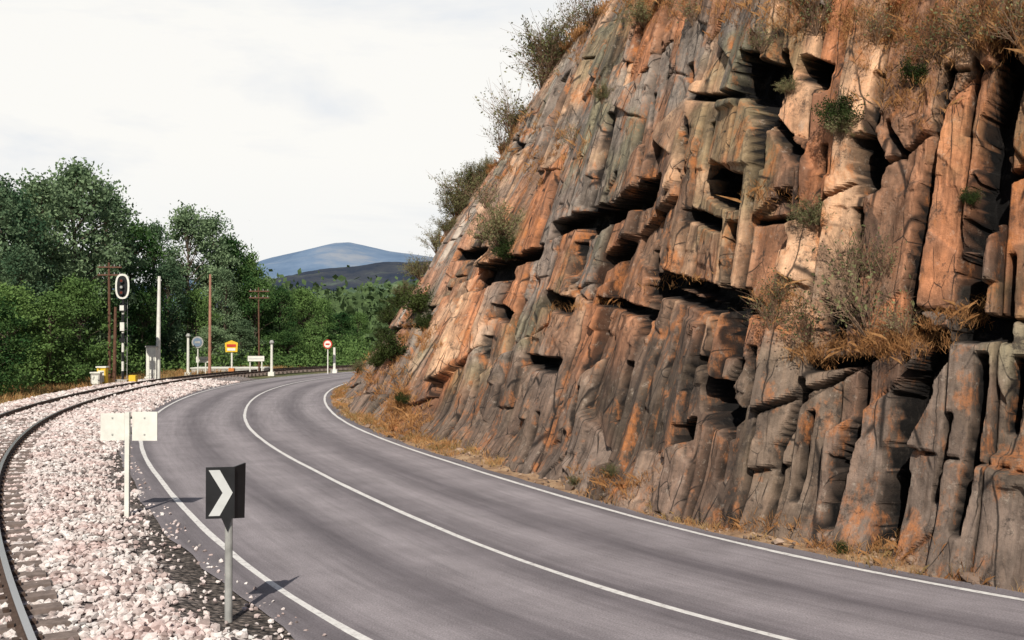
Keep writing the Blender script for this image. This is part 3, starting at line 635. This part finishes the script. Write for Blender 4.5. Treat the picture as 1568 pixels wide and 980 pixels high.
# ------------------------------------------------------------- chevron sign
g0=ground(350,950);mb=MB();x,y=g0[0],g0[1]
mb.tube([(x,y,-.2),(x,y,1.62)],[.042,.042],12,0)
def rot(p,a): return (p[0]*math.cos(a)-p[1]*math.sin(a),p[0]*math.sin(a)+p[1]*math.cos(a))
a=.16;W,Hh=.30,.55;zc=1.385
mb.prism([(-W/2,-Hh/2),(W/2,-Hh/2),(W/2,Hh/2),(-W/2,Hh/2)],(x-.075,y-.062,zc),a,.02,1)
d=rot((0,-.0125),a);mb.prism([(-W/2+.03,Hh/2-.03),(-.005,Hh/2-.03),(W/2-.02,0),(-.005,-Hh/2+.03),(-W/2+.03,-Hh/2+.03),(.025,0)],(x-.075+d[0],y-.062+d[1],zc),a,.006,2)
mb.prism([(-.11,-.27),(.10,-.3),(.12,.3),(-.11,.28)],(x+.085,y+.07,zc-.01),1.25,.02,1)
mb.prism([(-.06,0),(0,-.14),(.045,0)],(x,y-.055,zc-.275),.1,.02,1)
mb.box((x,y-.03,zc+.15),(.1,.05,.03),a,0);mb.box((x,y-.03,zc-.15),(.1,.05,.03),a,0)
mb.build('chevron_sign',[M_steel,M_black,simple('reflective_white',(.58,.59,.58),.1,7,.45)])
g0=ground(196,790);mb=MB();x,y=g0[0],g0[1];zt=1.76
mb.box((x,y-.03,zt/2-.1),(.075,.07,zt+.2),0,0)
mb.box((x-.265,y,zt-.25),(.40,.02,.46),.05,0);mb.box((x+.28,y,zt-.24),(.43,.02,.49),-.03,0)
for sx_,wx_ in((-.265,.40),(.28,.43)): 
    for zz1 in(-.1,-.38): mb.box((x+sx_,y-.014,zt+zz1),(.025,.012,.025),0,1)
mb.box((x,y+.05,zt-.1),(.9,.025,.04),0,1);mb.box((x,y+.05,zt-.36),(.9,.025,.04),0,1)
mb.build('white_board_sign',[M_white,M_steel])

# ------------------------------------------------------------- railway signal and lineside furniture
def zat(py,d): return CH+(510-py)/F*d
def ov(w,h,n=24,k=2.6):
    an=np.arange(n)*2*math.pi/n;return [(w/2*math.copysign(abs(math.cos(t))**(2/k),math.cos(t)),h/2*math.copysign(abs(math.sin(t))**(2/k),math.sin(t))) for t in an]
d=59;x=atd(188,590,d)[0];mb=MB();zt=zat(420,d)
for i in range(9): mb.tube([(x,d,.3+i*.56),(x,d,.3+(i+1)*.56)],[.075,.075],8,0 if i%2 else 1)
mb.prism(ov(.84,1.5),(x,d-.12,zt-.72),0,.04,0);mb.prism(ov(.62,1.26),(x,d-.145,zt-.72),0,.03,1)
for k_ in(.32,-.05,-.38): 
    mb.tube([(x,d-.17,zt-.72+k_),(x,d-.30,zt-.72+k_)],[.13,.13],12,1);mb.tube([(x,d-.16,zt-.72+k_),(x,d-.31,zt-.72+k_)],[.08,.08],12,3 if k_!=-.05 else 4)
mb.box((x,d-.1,zt-2.0),(.34,.15,.42),0,1);mb.box((x,d-.19,zt-2.0),(.24,.02,.3),0,0)
mb.box((x,d-.1,zt-3.1),(.24,.12,.5),0,0);mb.box((x,d-.1,zt-3.9),(.3,.12,.2),0,1)
for i in range(12): mb.box((x,d+.25,.5+i*.4),(.32,.02,.025),0,4)
mb.box((x-.16,d+.25,2.7),(.025,.025,4.8),0,4);mb.box((x+.16,d+.25,2.7),(.025,.025,4.8),0,4)
mb.box((x,d,.15),(.7,.6,.4),0,2);mb.box((x+.55,d+.2,.3),(.4,.4,.6),0,5)
mb.build('railway_signal',[M_white,M_black,M_concrete,M_lens,M_steel,M_yellow])
d=63;x=atd(238,585,d)[0];mb=MB();zt=zat(423,d)
mb.tube([(x+.15,d,0),(x+.22,d,zt)],[.16,.09],10,0);mb.box((x-.15,d-.1,1.1),(.62,.5,2.2),0,0);mb.box((x-.15,d-.1,2.25),(.72,.6,.08),0,1);mb.box((x-.15,d-.36,1.2),(.46,.03,1.5),0,0);mb.box((x+.22,d,zt-.25),(.3,.05,.08),0,2)
mb.build('white_mast_with_cabinet',[M_white,M_concrete,M_steel])
def pole(px,by,ty,rpx,mat,name,arm=True,d=None):
    d=d or 3.1*F/(by-510);x=atd(px,by,d)[0];zt=zat(ty,d);mb=MB();r=rpx/2/F*d
    mb.tube([(x,d,-.2),(x+rng.normal(0,.06),d,zt)],[r,r*.7],8,0)
    if arm:
        for k_ in(.3,.8):
            mb.box((x,d-.08,zt-k_),(1.5,.08,.09),.1,0)
            for i in(-.65,-.3,.3,.65): mb.tube([(x+i,d-.08,zt-k_+.045),(x+i,d-.08,zt-k_+.17)],[.035,.025],6,1)
    mb.build(name,[mat,M_steel])
pole(168,582,402,5,M_wood,'utility_pole',True,64);pole(321,575,420,5,simple('reddish_pole',(.40,.2,.14),.25,4),'wooden_pole',False);pole(397,575,440,3,M_wood,'utility_pole',True,76)
pole(175,590,470,6,M_wood,'wooden_pole',False,60)
def post(px,by,ty,w,name,mat=M_white,cap=True):
    d=3.1*F/(by-510);x=atd(px,by,d)[0];zt=zat(ty,d);r=w/2/F*d;mb=MB()
    mb.tube([(x,d,-.1),(x,d,zt)],[r,r*.8],8,0)
    if cap: mb.tube([(x,d,zt),(x,d,zt+.12),(x,d,zt+.3)],[r*1.1,r*1.7,r*.8],8,1)
    mb.box((x,d,.12),(r*4,r*4,.3),0,0);mb.build(name,[mat,M_steel])
post(288,576,517,4.5,'white_lamp_post');post(416,575,527,4.5,'white_lamp_post');post(512,571,532,4.5,'marker_post',M_white,False);post(232,583,560,8,'marker_post',M_white,False)
def board(px,by,x0,x1,y0,y1,legs,name,mat=M_white):
    d=3.1*F/(by-510);mb=MB();X0=atd(x0,by,d)[0];X1=atd(x1,by,d)[0];z0=zat(y1,d);z1=zat(y0,d)
    mb.box(((X0+X1)/2,d-.07,(z0+z1)/2),(X1-X0,.05,z1-z0),.04,0)
    mb.box(((X0+X1)/2,d-.1,(z0+z1)/2),((X1-X0)*.9,.02,(z1-z0)*.12),.04,2)
    for l in legs: q=atd(l,by,d)[0];mb.tube([(q,d,-.1),(q,d,z1)],[.05,.05],8,1)
    mb.build(name,[mat,M_white,M_grey])
board(311,574,301,321,546,555,[315],'station_board');board(392,574,380,405,545,553,[383,401],'station_board')
d=3.1*F/(574-510);x=atd(355,574,d)[0];mb=MB();zc=zat(531,d)
mb.tube([(x,d,-.1),(x,d,zc)],[.07,.07],8,0)
k_=d/F;mb.prism([(-9*k_,-8*k_),(9*k_,-8*k_),(10*k_,6*k_),(0,10*k_),(-10*k_,6*k_)],(x,d-.1,zc),0,.05,1);mb.prism([(-7*k_,0),(7*k_,0),(7*k_,4*k_),(-7*k_,4*k_)],(x,d-.14,zc),0,.02,2);mb.prism([(-6*k_,-6*k_),(6*k_,-6*k_),(6*k_,-2*k_),(-6*k_,-2*k_)],(x,d-.14,zc),0,.02,3)
mb.box((x,d,.2),(.4,.4,.6),0,4)
mb.build('yellow_information_sign',[M_white,M_yellow,M_red,M_white,simple('orange_paint',(.6,.22,.06))])
def rsign(px,by,cy,rp,m0,m1,name,core=0):
    d=3.1*F/(by-510);x=atd(px,by,d)[0];zc=zat(cy,d);r=rp/F*d;mb=MB();mb.tube([(x,d,-.1),(x,d,zc+.2)],[.045,.045],8,0)
    mb.prism(ov(2*r,2*r,20,2),(x,d-.08,zc),0,.03,1);mb.prism(ov(1.5*r,1.5*r,20,2),(x,d-.11,zc),0,.02,2);mb.box((x,d-.125,zc),(r*.9,.012,r*.35),0,core);mb.build(name,[M_white,m0,m1])
rsign(303,575,524,9,M_steel,M_blue,'round_sign',1);rsign(502,572,527,7,M_red,M_white,'speed_limit_sign',1)
for px,by,h,mm in[(157,592,1.1,M_yellow),(148,593,.8,M_concrete)]:
    d=3.1*F/(by-510);x=atd(px,by,d)[0];mb=MB();mb.box((x,d,h/2),(.5,.4,h),0,0);mb.box((x,d,h+.04),(.6,.5,.08),0,1);mb.box((x,d-.21,h*.55),(.36,.02,h*.6),0,1);mb.build('trackside_cabinet',[mm,M_white])
mb=MB();a0=atd(330,575,76);a1=atd(402,575,76);mb.box(((a0[0]+a1[0])/2-1,77.5,.1),(a1[0]-a0[0]+2,2.2,.55),0,0);mb.box(((a0[0]+a1[0])/2-1,77.5,.41),(a1[0]-a0[0]+2.1,2.3,.07),0,1);mb.build('station_platform',[M_concrete,M_white])

# ------------------------------------------------------------- light
az=math.atan2(.12,.98);el=math.radians(43)
tv=Vector((math.sin(az)*math.cos(el),math.cos(az)*math.cos(el),-math.sin(el)))
L=bpy.data.lights.new('sun','SUN');L.energy=5.0;L.angle=math.radians(.5);L.color=(1,.935,.83)
o=bpy.data.objects.new('sun',L);o.rotation_euler=tv.to_track_quat('-Z','Y').to_euler();bpy.context.collection.objects.link(o)
wd=bpy.data.worlds.new('World');bpy.context.scene.world=wd;wd.use_nodes=True;nt=wd.node_tree;nt.nodes.clear()
out=N(nt,'ShaderNodeOutputWorld');sky=N(nt,'ShaderNodeTexSky',sky_type='NISHITA');sky.sun_disc=False;sky.sun_elevation=el;sky.sun_rotation=math.pi+az
b1=N(nt,'ShaderNodeBackground');b1.inputs[1].default_value=.065;nt.links.new(sky.outputs[0],b1.inputs[0])
tc=N(nt,'ShaderNodeTexCoord');sp=N(nt,'ShaderNodeSeparateXYZ');nt.links.new(tc.outputs['Generated'],sp.inputs[0])
cl=noise(nt,mapping(nt,tc.outputs['Generated'],(1.2,1.2,5.5)),1.9,6,.58,.4)
cc=ramp(nt,cl,[(.32,(.82,.85,.89)),(.42,(.93,.93,.92)),(.50,(1.0,.985,.945))])
hz=N(nt,'ShaderNodeMapRange');nt.links.new(sp.outputs[2],hz.inputs[0]);hz.inputs[1].default_value=.02;hz.inputs[2].default_value=.17;hz.inputs[3].default_value=.5;hz.inputs[4].default_value=0
cc=mix(nt,hz.outputs[0],cc,(.83,.86,.90))
b2_=N(nt,'ShaderNodeBackground');nt.links.new(cc,b2_.inputs[0]);b2_.inputs[1].default_value=1.0
def mr(o_,a,b_):
    q=N(nt,'ShaderNodeMapRange',interpolation_type='SMOOTHSTEP');nt.links.new(o_,q.inputs[0]);q.inputs[1].default_value=a;q.inputs[2].default_value=b_;return q.outputs[0]
fac=math_(nt,'MULTIPLY',math_(nt,'SUBTRACT',1.0,mr(sp.outputs[2],.4,.75)),mr(sp.outputs[1],.0,.5))
fac=math_(nt,'MULTIPLY',fac,.97)
mx=N(nt,'ShaderNodeMixShader');nt.links.new(fac,mx.inputs[0]);nt.links.new(b1.outputs[0],mx.inputs[1]);nt.links.new(b2_.outputs[0],mx.inputs[2]);nt.links.new(mx.outputs[0],out.inputs[0])

cam=bpy.data.cameras.new('camera');cam.lens=35;cam.sensor_width=36;cam.clip_end=20000;cam.clip_start=.1
co=bpy.data.objects.new('camera',cam);co.location=(0,0,CH);co.rotation_euler=(math.pi/2+A,0,0);bpy.context.collection.objects.link(co)
sc=bpy.context.scene;sc.camera=co;sc.view_settings.view_transform='Standard';sc.view_settings.look='None';sc.view_settings.exposure=0
